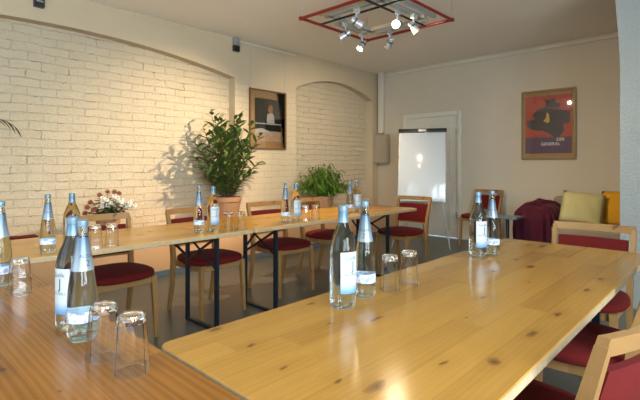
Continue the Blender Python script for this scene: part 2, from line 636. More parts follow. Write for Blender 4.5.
def make_table(L, W, axis, mat, label, frames, loc):
    """folding pine table; L along its own long axis; frames = positions of the leg frames along it"""
    t = empty('folding_table', loc)
    tag(t, label, 'table', 'pine folding tables set out in a U')
    hx, hy = (L / 2, W / 2) if axis == 'X' else (W / 2, L / 2)
    top = MB()
    z = .75
    e = .003
    loops = [(rounded_rect(-hx + e, hx - e, -hy + e, hy - e, .028), z - .030), (rounded_rect(-hx, hx, -hy, hy, .03), z - .027),
             (rounded_rect(-hx, hx, -hy, hy, .03), z - e), (rounded_rect(-hx + e, hx - e, -hy + e, hy - e, .028), z)]
    top.ring_loft([[(x, y, zz) for x, y in lp] for lp, zz in loops])
    for f in top.bm.faces:
        f.material_index = 1 if abs(f.normal.z) < .5 else 0
    top.bm.normal_update()
    for f in top.bm.faces:
        f.material_index = 1 if abs(f.normal.z) < .5 else 0
    top.build('tabletop', [mat, M['edge']], t)

    def p(a, b, zz):
        return (a, b, zz) if axis == 'X' else (b, a, zz)
    hw = .205
    for fr in frames:
        s = 1 if fr < 0 else -1     # strut runs towards the middle of the table
        for sg in (-1, 1):
            MB().bar(p(fr, sg * hw, .0), p(fr, sg * hw, .70), .034, .022).build('leg', M['steel'], t)
        MB().bar(p(fr, -hw, .012), p(fr, hw, .012), .03, .024).build('foot_bar', M['steel'], t)
        MB().bar(p(fr, -hw - .03, .708), p(fr, hw + .03, .708), .03, .022).build('top_bar', M['steel'], t)
        for sg in (-1, 1):
            MB().bar(p(fr + s * .013, sg * hw, .69), p(fr + s * .013, -sg * hw, .47), .005, .02).build('cross_brace', M['steel'], t)
        MB().bar(p(fr + s * .02, hw, .52), p(fr + s * .21, hw, .718), .008, .02).build('strut', M['steel'], t)
    MB().box(*(sorted((p(-hx + .1, 0, 0)[0], p(hx - .1, 0, 0)[0])) if axis == 'X' else (-.03, .03)),
             *((-.03, .03) if axis == 'X' else (-hy + .1, hy - .1)), .695 + .003, .7195).build('batten', M['edge'], t)
    return t


NT_X0, NT_X1, NT_Y0, NT_Y1 = .555, 2.935, .352, 1.118
make_table(NT_X1 - NT_X0, NT_Y1 - NT_Y0, 'X', M['pine_near'], 'honey-coloured pine table with two bottle pairs, nearest to the sofa',
           (-.85, .83), ((NT_X0 + NT_X1) / 2, (NT_Y0 + NT_Y1) / 2, 0))
make_table(2.28, .75, 'Y', M['pine_base'], 'orange-brown pine table with grain running away from the viewer and upside-down tumblers at its edge',
           (-.8, .75), (.170, 1.465, 0))
make_table(2.285, .745, 'X', M['pine_row'], 'pine table by the brick wall carrying the bottle pair in front of the flowers',
           (-.75, .92), (.92, 2.995, 0))
make_table(2.28, .745, 'X', M['pine_row'], 'pine table by the brick wall with a chair standing at its free end',
           (-.80, .80), (3.207, 2.995, 0))


# ------------------------------------------------------------------ chairs
def make_chair():
    """beech chair facing -Y; origin on the floor under the seat"""
    t = empty('dining_chair')
    # padded seat, rounded at the front
    out = []
    N = 28
    for i in range(N):
        a = 2 * PI * i / N
        ca, sa = math.cos(a), math.sin(a)
        px = math.copysign(abs(ca) ** .62, ca)
        py = math.copysign(abs(sa) ** .62, sa)
        wv = .232 if py < 0 else .232 - .03 * py
        out.append((px * wv * 1.05, py * .238 - (.022 * (1 - px * px) if py < 0 else 0)))
    s = MB()
    rings = []
    for k, z in ((.97, .435), (1.0, .445), (1.0, .462), (.975, .474), (.9, .482), (.7, .488), (.35, .491)):
        rings.append([(x * k, y * k, z) for x, y in out])
    s.ring_loft(rings)
    s.build('seat', M['red'], t, smooth=60)
    # seat rails
    f = MB()
    f.box(-.195, .195, -.195, -.172, .385, .434, .003)
    f.box(-.185, .185, .172, .195, .385, .434, .003)
    f.box(-.205, -.183, -.172, .172, .385, .434, .003)
    f.box(.183, .205, -.172, .172, .385, .434, .003)
    f.build('seat_frame', M['beech'], t)
    for sx in (-1, 1):
        lg = MB()
        rings = []
        for z, w in ((0, .011), (.2, .015), (.434, .019)):
            y = -.192 - .02 * (1 - z / .434)
            x = sx * (.197 + .012 * (1 - z / .434))
            rings.append([(x - w, y - w, z), (x + w, y - w, z), (x + w, y + w, z), (x - w, y + w, z)])
        lg.ring_loft(rings)
        lg.build('leg', M['beech'], t)
        up = MB()
        rings = []
        for z, y, w, dd in ((0, .275, .012, .016), (.22, .225, .014, .019), (.44, .205, .016, .023), (.6, .222, .015, .02), (.83, .285, .013, .014)):
            x = sx * (.207 + (.012 if z > .5 else 0) * (z - .5) / .33)
            rings.append([(x - w, y - dd, z), (x + w, y - dd, z), (x + w, y + dd, z), (x - w, y + dd, z)])
        up.ring_loft(rings)
        up.build('back_post', M['beech'], t)
    # curved top rail and upholstered back
    def curved(name, z0, z1, th, hw, mat, bulge=0.0, sm=50):
        b = MB()
        rings = []
        n = 14
        for i in range(n + 1):
            x = -hw + 2 * hw * i / n
            c = .030 * (1 - (x / .22) ** 2)
            e = math.sqrt(max(0, 1 - (x / hw) ** 4)) if bulge else 1
            ring = []
            m_ = 5
            for side in (-1, 1):
                for k in range(m_):
                    u = k / (m_ - 1)
                    u = u if side < 0 else 1 - u
                    z = z0 + (z1 - z0) * u
                    yc = .222 + (z - .6) * .274 + c
                    bl = bulge * e * (1 - (2 * u - 1) ** 2)
                    ring.append((x, yc + side * (th / 2 + bl), z))
            rings.append(ring)
        b.ring_loft(rings)
        b.build(name, mat, t, smooth=sm)
    curved('top_rail', .805, .85, .026, .226, M['beech'])
    curved('back_pad', .55, .765, .022, .192, M['red'], .008)
    curved('back_rail', .535, .556, .018, .196, M['beech'])
    return t


G_CH = 'red upholstered beech chairs around the tables'
CHAIRS = [  # x, y, rotation (0 faces -Y), label
    (1.29, 3.25, 0, 'red beech chair at the brick wall right in front of the white flowers'),
    (2.07, 3.26, 2, 'red beech chair in front of the tall leafy potted plant'),
    (2.93, 3.29, -3, 'red beech chair below the framed picture on the brick wall'),
    (3.68, 3.36, 10, 'red beech chair in front of the low bushy green plant'),
    (4.45, 2.90, -90, 'red beech chair at the free table end, in front of the flip chart'),
    (2.98, .69, -90, 'red beech chair at the far end of the honey-coloured table, in front of the sofa'),
    (1.395, .455, 169, 'nearest red beech chair, its pale curved top rail rising beside the honey-coloured table edge'),
    (2.19, .52, 184, 'red beech chair tucked under the honey-coloured table, between the nearest chair and the table end'),
]
proto = make_chair()
for i, (x, y, rz, lab) in enumerate(CHAIRS):
    o = proto if i == 0 else copy_tree(proto)
    o.location = (x, y, 0)
    o.rotation_euler.z = R(rz)
    tag(o, lab, 'chair', G_CH)
o = copy_tree(proto)
o.location = (6.60, 2.90, 0)
o.rotation_euler.z = R(-95)
tag(o, 'red beech chair standing apart at the far wall beside the sofa', 'chair')


# ------------------------------------------------------------------ bottles and glasses
def label_canvas(kind):
    m, nt, p = new_mat('label_' + kind)
    tc = node(nt, 'ShaderNodeTexCoord')
    sep = node(nt, 'ShaderNodeSeparateXYZ')
    link(nt, tc.outputs['Object'], sep.inputs[0])
    z = sep.outputs[2]
    ramp = node(nt, 'ShaderNodeValToRGB')
    e = ramp.color_ramp.elements
    if kind == 'body':
        f = math_n(nt, 'DIVIDE', math_n(nt, 'SUBTRACT', z, .05), .13, True)
        e[0].color = (.12, .28, .50, 1); e[0].position = 0.04
        e[1].color = (.52, .56, .58, 1); e[1].position = .26
    elif kind == 'neck':
        f = math_n(nt, 'DIVIDE', math_n(nt, 'SUBTRACT', z, .262), .056, True)
        e[0].color = (.19, .25, .29, 1); e[0].position = 0
        e[1].color = (.06, .14, .22, 1); e[1].position = .7
    elif kind == 'slim_neck':
        f = math_n(nt, 'DIVIDE', math_n(nt, 'SUBTRACT', z, .19), .09, True)
        e[0].color = (.25, .29, .32, 1); e[0].position = 0.1
        e[1].color = (.075, .12, .17, 1); e[1].position = .95
    else:
        n = noise_n(nt, tc.outputs['Object'], 55, 2)
        f = n.outputs['Fac']
        e[0].color = (.25, .34, .55, 1); e[0].position = .38
        e[1].color = (.70, .74, .82, 1); e[1].position = .52
    link(nt, f, ramp.inputs[0])
    link(nt, ramp.outputs[0], p.inputs['Base Color'])
    p.inputs['Roughness'].default_value = .35
    p.inputs['Metallic'].default_value = .25 if 'neck' in kind else 0
    return m


ML = {k: label_canvas(k) for k in ('body', 'neck', 'slim_neck', 'band')}
M['ink'] = simple('label_ink', (.03, .045, .08), .5)


def prof_r(prof, z):
    for (r0, z0), (r1, z1) in zip(prof, prof[1:]):
        if z0 <= z <= z1 and z1 > z0:
            return r0 + (r1 - r0) * (z - z0) / (z1 - z0)
    return prof[-1][0]


WIDE = [(.0, .004), (.030, .003), (.040, .0), (.0435, .006), (.0445, .02), (.0445, .165), (.0440, .180), (.0425, .192), (.0398, .206), (.0355, .221),
        (.0295, .236), (.0232, .250), (.0186, .264), (.0163, .280), (.0146, .300), (.0138, .318)]
SLIM = [(.0, .004), (.026, .003), (.034, .0), (.0372, .006), (.0378, .02), (.0378, .088), (.0372, .115), (.0355, .14), (.0325, .165), (.028, .195),
        (.0235, .222), (.0193, .25), (.0160, .275), (.0140, .295), (.0128, .312), (.0124, .328)]


def sector(prof, z0, z1, a0, a1, off, name, mat, parent, nz=8, na=20):
    m = MB()
    zs = [z0 + (z1 - z0) * i / nz for i in range(nz + 1)]
    full = a1 - a0 >= 2 * PI - 1e-6
    m.lathe([(prof_r(prof, z) + off, z) for z in zs], na, a0=a0, a1=a1)
    if full:      # no end caps on a sleeve
        for f in [f for f in m.bm.faces if len(f.verts) > 4]:
            m.bm.faces.remove(f)
    return m.build(name, mat, parent, smooth=70)


def glyph(parent, prof, txt, zc, size, ang, mat, name):
    """lettering wrapped round the bottle"""
    cu = bpy.data.curves.new(name, 'FONT')
    cu.body = txt
    cu.size = size
    cu.align_x = 'CENTER'
    cu.align_y = 'CENTER'
    tmp = bpy.data.objects.new(name, cu)
    C.objects.link(tmp)
    me = bpy.data.meshes.new_from_object(tmp.evaluated_get(bpy.context.evaluated_depsgraph_get()))
    bpy.data.objects.remove(tmp)
    for v in me.vertices:
        z = zc + v.co.y
        r = prof_r(prof, z) + .0011
        a = ang + v.co.x / r
        v.co = (r * math.cos(a), r * math.sin(a), z)
    me.materials.clear()
    me.materials.append(mat)
    o = bpy.data.objects.new(name, me)
    C.objects.link(o)
    o.parent = parent
    return o


def make_bottle(kind):
    """the label faces local -Y"""
    t = empty('water_bottle')
    prof = WIDE if kind == 'wide' else SLIM
    b = MB().lathe(prof, 36)
    b.build('glass_body', M['bottle'], t, smooth=70)
    zt = prof[-1][1]
    r = prof[-1][0]
    cap = MB().lathe([(r + .0022, zt - .016), (r + .0028, zt - .012), (r + .0024, zt + .001), (r - .001, zt + .0035), (0, zt + .004)], 24)
    for f in [f for f in cap.bm.faces if len(f.verts) > 4 and f.calc_center_median().z < zt - .01]:
        cap.bm.faces.remove(f)
    cap.build('cap', M['cap'], t, smooth=50)
    if kind == 'wide':
        sector(prof, .268, .306, 0, 2 * PI, .0006, 'neck_label', ML['neck'], t, na=28)
        lb = sector(prof, .05, .178, R(-90 - 46), R(-90 + 46), .0006, 'label', ML['body'], t)
        a = R(-90)
        glyph(lb, prof, 'Quelle', .160, .017, a, M['ink'], 'lettering')
        # the dark drop-shaped emblem
        glyph(lb, prof, 'J', .135, .040, a + R(10), M['ink'], 'emblem')
        glyph(lb, prof, 'NATURELL', .108, .011, a, M['ink'], 'lettering')
    else:
        nl = sector(prof, .192, .283, 0, 2 * PI, .0006, 'neck_label', ML['slim_neck'], t, na=28)
        glyph(nl, prof, 'AQUA', .232, .014, R(-90), M['ink'], 'lettering')
        glyph(nl, prof, '2', .212, .024, R(-90), M['ink'], 'emblem')
        sector(prof, .052, .082, 0, 2 * PI, .0006, 'band_label', ML['band'], t, na=28)
    return t


BOTTLES = [
    ('slim', .40, 2.10, 200, 'slim conical water bottle cut off by the left picture edge, beside a lone tumbler'),
    ('slim', .433, 1.305, 30, 'large slim conical water bottle standing beside the two nearest upside-down tumblers'),
    ('wide', .444, 1.418, -55, 'broad-shouldered water bottle with blue neck label, half hidden behind the nearest slim bottle'),
    ('slim', .728, 2.717, 20, 'slim conical water bottle standing on the wall-side table left of the flowers'),
    ('wide', .862, 2.765, 0, 'broad-shouldered water bottle on the wall-side table, seen above the nearest bottle pair'),
    ('slim', 1.705, 2.81, 10, 'slim conical water bottle left of its broad partner, before the tall plant pot'),
    ('wide', 1.800, 2.775, 25, 'broad-shouldered water bottle right of its slim partner, before the tall plant pot'),
    ('slim', 2.512, 2.785, 10, 'slim conical water bottle of the pair in front of the low bushy green plant'),
    ('wide', 2.612, 2.765, 25, 'broad-shouldered water bottle of the pair in front of the low bushy green plant'),
    ('slim', 3.44, 2.85, 10, 'slim conical water bottle near the free end of the wall-side table'),
    ('wide', 3.56, 2.86, 25, 'broad-shouldered water bottle near the free end of the wall-side table'),
    ('wide', 1.134, .97, 36, 'broad-shouldered water bottle with white label on the front of the honey-coloured table'),
    ('slim', 1.276, .987, -10, 'slim conical water bottle between the front broad bottle and two tumblers on the honey-coloured table'),
    ('wide', 2.25, .998, 35, 'broad-shouldered water bottle near the far end of the honey-coloured table'),
    ('slim', 2.352, .966, -10, 'slim conical water bottle near the far end of the honey-coloured table, beside its broad partner'),
]
protos = {}
for kind, x, y, turn, lab in BOTTLES:
    if kind not in protos:
        o = protos[kind] = make_bottle(kind)
    else:
        o = copy_tree(protos[kind])
    o.location = (x, y, .7505)
    o.scale.z = {.433: .975, .728: .955, .862: .98, 1.134: 1.05, 1.276: 1.035, 2.25: 1.04, 2.352: 1.02}.get(x, 1.0)
    o.rotation_euler.z = math.atan2(y, x) - PI / 2 + R(turn)
    tag(o, lab, 'bottle', 'slim water bottles' if kind == 'slim' else 'broad-shouldered water bottles')


def make_glass():
    """ribbed tumbler, upside down"""
    n = 60

    def facet(a, z):
        t_ = (a % (PI / 5)) - PI / 10      # ten flat facets
        return 1.03 * math.cos(PI / 10) / math.cos(t_) if z < .12 else 1
    prof = [(0, .132), (.0285, .132), (.0298, .128), (.0315, .112), (.0345, .07), (.0368, .03), (.0388, .002), (.0385, 0),
            (.0373, 0), (.0371, .002), (.0352, .03), (.0329, .07), (.0299, .112), (.026, .1195), (0, .121)]
    m = MB()
    m.lathe(prof, n, facet=facet)
    bmesh.ops.remove_doubles(m.bm, verts=m.bm.verts, dist=1e-5)
    return m.build('drinking_glass', M['tumbler'], smooth=14)


GLASSES = [
    (.424, 1.921, 'upside-down tumbler beside the slim bottle cut off by the left picture edge'),
    (.425, 1.135, 'upside-down tumbler half hidden behind the nearest tumbler'),
    (.440, 1.012, 'nearest upside-down tumbler on the orange-brown table'),
    (.962, 2.692, 'upside-down tumbler in front of the flowers, the one closer to the big slim bottle'),
    (1.048, 2.675, 'upside-down tumbler in front of the flowers, the one farther from the big slim bottle'),
    (1.91, 2.742, 'upside-down tumbler before the tall plant pot, next to the broad bottle'),
    (1.988, 2.695, 'upside-down tumbler before the tall plant pot, the farther one from the broad bottle'),
    (2.68, 2.715, 'upside-down tumbler before the bushy green plant, next to the broad bottle'),
    (2.785, 2.698, 'upside-down tumbler before the bushy green plant, the farther one from the broad bottle'),
    (3.82, 2.93, 'single upside-down tumbler near the free end of the wall-side table'),
    (1.403, .966, 'upside-down tumbler on the honey-coloured table, the one beside the slim bottle'),
    (1.527, .96, 'upside-down tumbler on the honey-coloured table, the outer one of the two'),
]
g0 = make_glass()
for i, (x, y, lab) in enumerate(GLASSES):
    o = g0 if i == 0 else g0.copy()
    if i:
        C.objects.link(o)
    o.location = (x, y, .7505)
    o.rotation_euler.z = i * .37
    tag(o, lab, 'glass', 'upside-down tumblers on the tables')


# ------------------------------------------------------------------ plants
def leaf_shape(bm, base, direction, length, width, droop, normal_hint, mi=0, seg=4):
    dirn = Vector(direction).normalized()
    side = dirn.cross(Vector(normal_hint)).normalized()
    p = Vector(base)
    step = length / seg
    prev = None
    for i in range(seg + 1):
        u = i / seg
        w = width * math.sin(PI * min(1, .08 + u * .92)) ** .8 * (1 if u < 1 else 0) * .5
        up = side.cross(dirn).normalized()
        mid = bm.verts.new(p - up * w * .25)
        l = bm.verts.new(p + side * w)
        r_ = bm.verts.new(p - side * w)
        if prev:
            for q in ((prev[0], prev[1], mid, l), (prev[1], prev[2], r_, mid)):
                try:
                    f = bm.faces.new((q[0], q[1], q[2], q[3]))
                    f.material_index = mi
                    f.smooth = True
                except ValueError:
                    pass
        prev = (l, mid, r_)
        dirn = (dirn + Vector((0, 0, -droop * step / max(length, 1e-6)))).normalized()
        p = p + dirn * step
    return p


def pot(parent, r0, r1, h, mat, name='pot'):
    m = MB().lathe([(r0, 0), (r1 * .97, h * .82), (r1 * 1.02, h * .83), (r1 * 1.04, h), (r1 * .94, h), (r1 * .92, h * .9), (0, h * .9)], 32)
    m.build(name, mat, parent, smooth=40)
    MB().lathe([(r1 * .915, h * .9 + .002), (r1 * .5, h * .93), (0, h * .94)], 20).build('soil', M['soil'], parent)


LEDGE = .48
# tall leafy plant
rnd.seed(11)
px_, py_ = 3.36, 4.86
t = empty('potted_plant', (px_, py_, LEDGE))
tag(t, 'tall leafy plant in a terracotta pot standing before the brick wall', 'plant')
pot(t, .135, .185, 0.34, M['terracotta'])
fol = bmesh.new()
stems = MB()
tops = []
for k in range(24):
    a = 2 * PI * k / 24 + rnd.uniform(-.2, .2)
    reach = rnd.uniform(.15, .56) if k % 3 else rnd.uniform(.02, .2)
    height = rnd.uniform(.42, .92) if reach > .3 else rnd.uniform(.75, 1.08)
    end = Vector((reach * math.cos(a) - .05, reach * math.sin(a) * .5 - .08, .26 + height))
    base = Vector((.05 * math.cos(a), .05 * math.sin(a), .24))
    tops.append((base, end))
# the sprigs that stick out at the top as in the photograph
for ex, ez in ((-.42, 1.14), (-.24, 1.36), (.08, 1.27), (.40, 1.27), (-.56, .98), (.52, 1.12), (.46, .72), (-.48, .66), (.0, 1.12), (-.50, .80), (.36, .58), (-.30, .52), (-.1, 1.2), (.25, 1.0)):
    tops.append((Vector((ex * .1, 0, .24)), Vector((ex, rnd.uniform(-.15, .05), ez))))
for base, end in tops:
    mid = base.lerp(end, .5) + Vector((0, 0, .1))
    pts = []
    for i in range(9):
        u = i / 8
        pts.append((1 - u) ** 2 * base + 2 * u * (1 - u) * mid + u * u * end)
    stems.tube(pts, [.008 - .0055 * i / 8 for i in range(9)], 6)
    nl = 22
    for i in range(nl):
        u = .06 + .94 * i / (nl - 1)
        p = (1 - u) ** 2 * base + 2 * u * (1 - u) * mid + u * u * end
        tan = (2 * (1 - u) * (mid - base) + 2 * u * (end - mid)).normalized()
        a = i * 2.4 + rnd.uniform(-.3, .3)
        out = Vector((math.cos(a), math.sin(a), 0))
        dirn = (tan * rnd.uniform(.45, .9) + out * .75 + Vector((0, 0, .1)))
        ln = rnd.uniform(.10, .165) * (1.0 if u < .9 else .8)
        if p.y + dirn.normalized().y * ln + py_ > 5.05:
            dirn.y = -abs(dirn.y)
        leaf_shape(fol, p, dirn, ln, rnd.uniform(.042, .060), rnd.uniform(.2, .9), (0.2, 0.1, 1))
m = MB(); m.bm.free(); m.bm = fol
o = m.build('foliage', M['leaf'], t, loc=(0, 0, .07))
stems.build('stem', M['stem'], t, smooth=60, loc=(0, 0, .07))

# low bushy plant with narrow arching leaves
rnd.seed(5)
px_, py_ = 5.08, 4.76
t = empty('potted_plant', (px_, py_, LEDGE))
tag(t, 'low bushy green plant with narrow leaves before the arched niche in the corner', 'plant')
pot(t, .13, .17, 0.27, M['terracotta'])
fol = bmesh.new()
stems = MB()
for k in range(130):
    a = rnd.uniform(0, 2 * PI)
    el = rnd.uniform(-.05, 1.5)
    L = rnd.uniform(.30, .48)
    base = Vector((.07 * math.cos(a), .07 * math.sin(a), .18))
    end = base + Vector((math.cos(a) * math.cos(el) * L, math.sin(a) * math.cos(el) * L * .62, .10 + math.sin(el) * L * .95))
    mid = base.lerp(end, .5) + Vector((0, 0, .1))
    pts = [(1 - u) ** 2 * base + 2 * u * (1 - u) * mid + u * u * end for u in [i / 6 for i in range(7)]]
    stems.tube(pts, .0028, 5)
    for i in range(9):
        u = .25 + .75 * i / 8
        p = (1 - u) ** 2 * base + 2 * u * (1 - u) * mid + u * u * end
        b = rnd.uniform(0, 2 * PI)
        dirn = Vector((math.cos(a) + .8 * math.cos(b), math.sin(a) * .7 + .8 * math.sin(b), rnd.uniform(-.2, .8)))
        ln = rnd.uniform(.07, .14)
        if p.y + dirn.normalized().y * ln + py_ > 5.05:
            dirn.y = -abs(dirn.y)
        leaf_shape(fol, p, dirn, ln, rnd.uniform(.016, .028), rnd.uniform(1.0, 2.4), (0.1, 0.1, 1))
m = MB(); m.bm.free(); m.bm = fol
m.build('foliage', M['leaf2'], t, loc=(0, 0, .07))
stems.build('stem', M['leaf2'], t, loc=(0, 0, .07))

# chrysanthemums
rnd.seed(3)
px_, py_ = 1.86, 4.85
t = empty('flower_arrangement', (px_, py_, LEDGE))
tag(t, 'white chrysanthemums with dark leaves on the ledge before the bricks', 'flowers')
pot(t, .09, .125, 0.22, M['terracotta'])
fol = bmesh.new()
for k in range(260):
    a = rnd.uniform(0, 2 * PI)
    el = rnd.uniform(-.75, 1.4)
    rr = rnd.uniform(.04, .18)
    p = Vector((math.cos(a) * math.cos(el) * rr, math.sin(a) * math.cos(el) * rr * .8, .17 + math.sin(el) * rr * .9))
    leaf_shape(fol, p, (math.cos(a), math.sin(a), rnd.uniform(-.3, .8)), rnd.uniform(.05, .085), .034, .6, (.1, .2, 1), 0, 3)
m = MB(); m.bm.free(); m.bm = fol
m.build('foliage', M['leaf3'], t, loc=(0, 0, .07))
st = MB()


def flower_mesh(col):
    f = MB()
    for ring, (n, L, tilt) in enumerate(((11, .030, .15), (9, .022, .6))):
        for i in range(n):
            a = 2 * PI * i / n + ring * .3
            leaf_shape(f.bm, (0.004 * math.cos(a), .004 * math.sin(a), .004 * ring), (math.cos(a), math.sin(a), tilt), L, .012, .4, (0, 0, 1), 0, 2)
    f.lathe([(.008, .002), (.007, .008), (0, .010)], 10, mi=1)
    return f


fl0 = flower_mesh(None).build('flower', [M['petal'], M['flower_eye']], t)
fr0 = flower_mesh(None).build('flower', [M['petal_red'], M['petal_red']], t)
spots = []
for k in range(26):
    fx = rnd.uniform(-.13, .24)
    fz = .16 + .235 * math.sqrt(max(.05, 1 - (fx / .28) ** 2)) * rnd.uniform(.55, 1.05)
    fy = -rnd.uniform(.05, .19)
    spots.append((fx, fy, fz, fl0))
for fx, fz in ((-.22, .28), (-.19, .33), (-.16, .25), (-.24, .22), (-.02, .43), (.05, .425), (-.10, .40), (.10, .41)):
    spots.append((fx, -.04, fz, fr0))
first = {}
for fx, fy, fz, src in spots:
    if src not in first:
        f = src
        first[src] = 1
    else:
        f = src.copy()
        C.objects.link(f)
    f.location = (fx, fy, fz + .04)
    f.rotation_euler = (R(rnd.uniform(35, 75)), 0, R(rnd.uniform(-40, 30)))
    st.tube([(fx * .2, fy * .2, .12), (fx * .7, fy * .75, .12 + (fz - .12) * .6), (fx, fy, fz)], .002, 5)
st.build('stem', M['leaf3'], t, loc=(0, 0, .07))

# palm whose frond reaches into the picture
rnd.seed(2)
t = empty('potted_palm', (.36, 4.80, LEDGE))
tag(t, 'palm of which only a drooping frond tip reaches in over the bricks', 'plant')
pot(t, .12, .16, 0.31, M['terracotta'])
fol = bmesh.new()
stems = MB()
for k, (a, reach, top) in enumerate(((0.06, .66, 1.17), (2.6, .5, 1.2), (3.6, .5, 1.0), (4.5, .5, 1.05), (1.6, .14, 1.3))):
    base = Vector((0, 0, .22))
    end = Vector((reach * math.cos(a), reach * math.sin(a), top - .13))
    mid = Vector((reach * .45 * math.cos(a), reach * .45 * math.sin(a), top + .14))
    pts = [(1 - u) ** 2 * base + 2 * u * (1 - u) * mid + u * u * end for u in [i / 14 for i in range(15)]]
    stems.tube(pts, .004, 5)
    for i in range(5, 15):
        tan = (pts[min(i + 1, 14)] - pts[i - 1]).normalized()
        sd = tan.cross(Vector((0, 0, 1))).normalized()
        for sg in (-1, 1):
            leaf_shape(fol, pts[i], tan * 1.3 + sd * sg * .5 + Vector((0, 0, -.15)), .14, .018, .9, (0, 0, 1))
m = MB(); m.bm.free(); m.bm = fol
m.build('foliage', M['leaf3'], t, loc=(0, 0, .07))
stems.build('stem', M['leaf3'], t, loc=(0, 0, .07))

tag(MB().box(.99, 1.19, 4.72, 4.86, LEDGE, LEDGE + .095, .004).build('book', M['red']), 'dark red book lying on the ledge behind the left end of the wall-side table', 'book')


# ------------------------------------------------------------------ ceiling light rig
RZ = 2.72
t = empty('ceiling_light_rig', (3.69, 2.70, RZ))
tag(t, 'square hanging light frame of red tubes and grey tracks below the ceiling', 'light fixture')
hx, hy = .545, .545
cs = [(-hx, -hy), (hx, -hy), (hx, hy), (-hx, hy)]
for i in range(4):
    a, b = cs[i], cs[(i + 1) % 4]
    MB().tube([(*a, 0), (*b, 0)], .016, 10).build('red_tube', M['red_tube'], t, smooth=60)
for a in cs:
    MB().box(a[0] - .02, a[0] + .02, a[1] - .02, a[1] + .02, -.018, .018, .006).build('corner_joint', M['red_tube'], t, smooth=40)
    MB().tube([(a[0], a[1], .018), (a[0], a[1], CEIL - RZ - .001)], .003, 6).build('hanger_wire', M['grey_metal'], t)
    for q in cs:
        pass
tracks = [((-.44, -.50), (-.44, .40), 'track_beige'), ((-.34, -.40), (-.34, .40), 'track'), ((-.40, .34), (.40, .34), 'track'), ((-.50, -.42), (.42, -.42), 'track'),
          ((.34, -.36), (.34, .46), 'track_beige'), ((-.40, -.30), (.36, -.30), 'track'), ((-.10, .46), (.40, .46), 'track'), ((.47, -.30), (.47, .30), 'track')]
for a, b, mm in tracks:
    MB().bar((*a, .035), (*b, .035), .05, .035, bev=.004).build('track', M[mm], t)
for a, b in (((-.27, -.545), (-.27, .545)), ((-.545, -.24), (.545, -.24))):
    MB().bar((*a, .0), (*b, .0), .012, .018).build('cross_bar', M['black'], t)


def emission(name, col, st):
    m, nt, p = new_mat(name)
    p.inputs['Base Color'].default_value = (.9, .85, .75, 1)
    p.inputs['Emission Color'].default_value = (*col, 1)
    p.inputs['Emission Strength'].default_value = st
    return m


M['lens'] = emission('lamp_lens', (1, .86, .62), 22)


def spot(loc, target, label, power, cone=70, blend=1.0):
    """adjustable ceiling spot hanging from the track; its lamp shines through the lens"""
    t_ = empty('ceiling_spotlight', loc)
    tag(t_, label, 'spotlight', 'adjustable white ceiling spotlights')
    L = Vector(loc)
    dirn = (Vector(target) - (L + Vector((0, 0, -.10)))).normalized()
    MB().box(-.03, .03, -.018, .018, -.012, .034, .004).build('adapter', M['white_metal'], t_)
    MB().tube([(0, 0, -.01), (0, 0, -.055)], .012, 10).build('stem', M['white_metal'], t_, smooth=60)
    q = dirn.to_track_quat('Z', 'Y').to_matrix().to_4x4()
    q.translation = Vector((0, 0, -.10))
    hd = MB()
    hd.lathe([(.0, -.068), (.024, -.066), (.030, -.058), (.031, -.012), (.034, -.008), (.037, .028), (.043, .055), (.039, .055), (.034, .03), (.0, .028)], 24)
    bmesh.ops.transform(hd.bm, matrix=q, verts=hd.bm.verts)
    head = hd.build('lamp_head', M['white_metal'], t_, smooth=40)
    br = MB()
    br.lathe([(.0335, -.03), (.0345, -.028), (.0345, -.018), (.0335, -.016)], 24)
    bmesh.ops.transform(br.bm, matrix=q, verts=br.bm.verts)
    br.build('cooling_ring', M['black'], t_, smooth=40)
    ln = MB()
    ln.lathe([(.030, .034), (.02, .039), (0, .041)], 20)
    bmesh.ops.transform(ln.bm, matrix=q, verts=ln.bm.verts)
    ln.build('lens', M['lens'], head, smooth=60)
    l = bpy.data.lights.new('spot_beam', 'SPOT')
    l.energy = power
    l.color = SPOT_COL
    l.spot_size = R(cone)
    l.spot_blend = blend
    l.shadow_soft_size = .025
    lo = bpy.data.objects.new('spot_beam', l)
    C.objects.link(lo)
    lo.parent = t_
    lo.location = Vector((0, 0, -.10)) + dirn * .062
    lo.rotation_euler = dirn.to_track_quat('-Z', 'Y').to_euler()
    return t_


ZT = RZ + .035 - .0175 - .034
SP = [
    ((3.59, 3.04), (2.75, 5.2, 1.15), 'white spotlight with glowing lens tipped towards the brick wall, leftmost of the rig', 6.2, 78),
    ((3.35, 2.69), (6.3, .9, .6), 'large white spotlight pointing sideways under the inner track', 2.4, 100),
    ((4.03, 3.16), (2.6, 3.5, .75), 'spotlight pointing straight down at the far corner of the red frame', 4.0, 100),
    ((3.66, 2.43), (-.4, 1.3, 1.25), 'spotlight glaring straight at the viewer with a bright lens', 1.3, 50),
    ((3.87, 2.38), (5.3, 1.2, .3), 'bluish white spotlight tipped down at the corner of the frame above the flip chart side', 1.6, 100),
    ((4.16, 2.87), (5.3, 5.1, 1.0), 'slim spotlight below the far tube, hanging lowest in front of the plain wall', 3.2, 95),
]
for (x, y), tg, lab, k, cone in SP:
    spot((x, y, ZT), tg, lab, SPOT_W * k, cone)


# ------------------------------------------------------------------ flip chart
n_h = Vector((-.89, -.455, 0)).normalized()
rz = math.atan2(n_h.y, n_h.x) + PI / 2          # local -Y faces the room
t = empty('flip_chart', (5.97, 3.535, 0), rz)
tag(t, 'white flip chart board with black clamp bar standing in front of the door', 'flip chart')
tilt = Matrix.Translation((0, 0, .685)) @ Matrix.Rotation(R(-12.5), 4, 'X')


def tilted(mb):
    bmesh.ops.transform(mb.bm, matrix=tilt, verts=mb.bm.verts)
    return mb


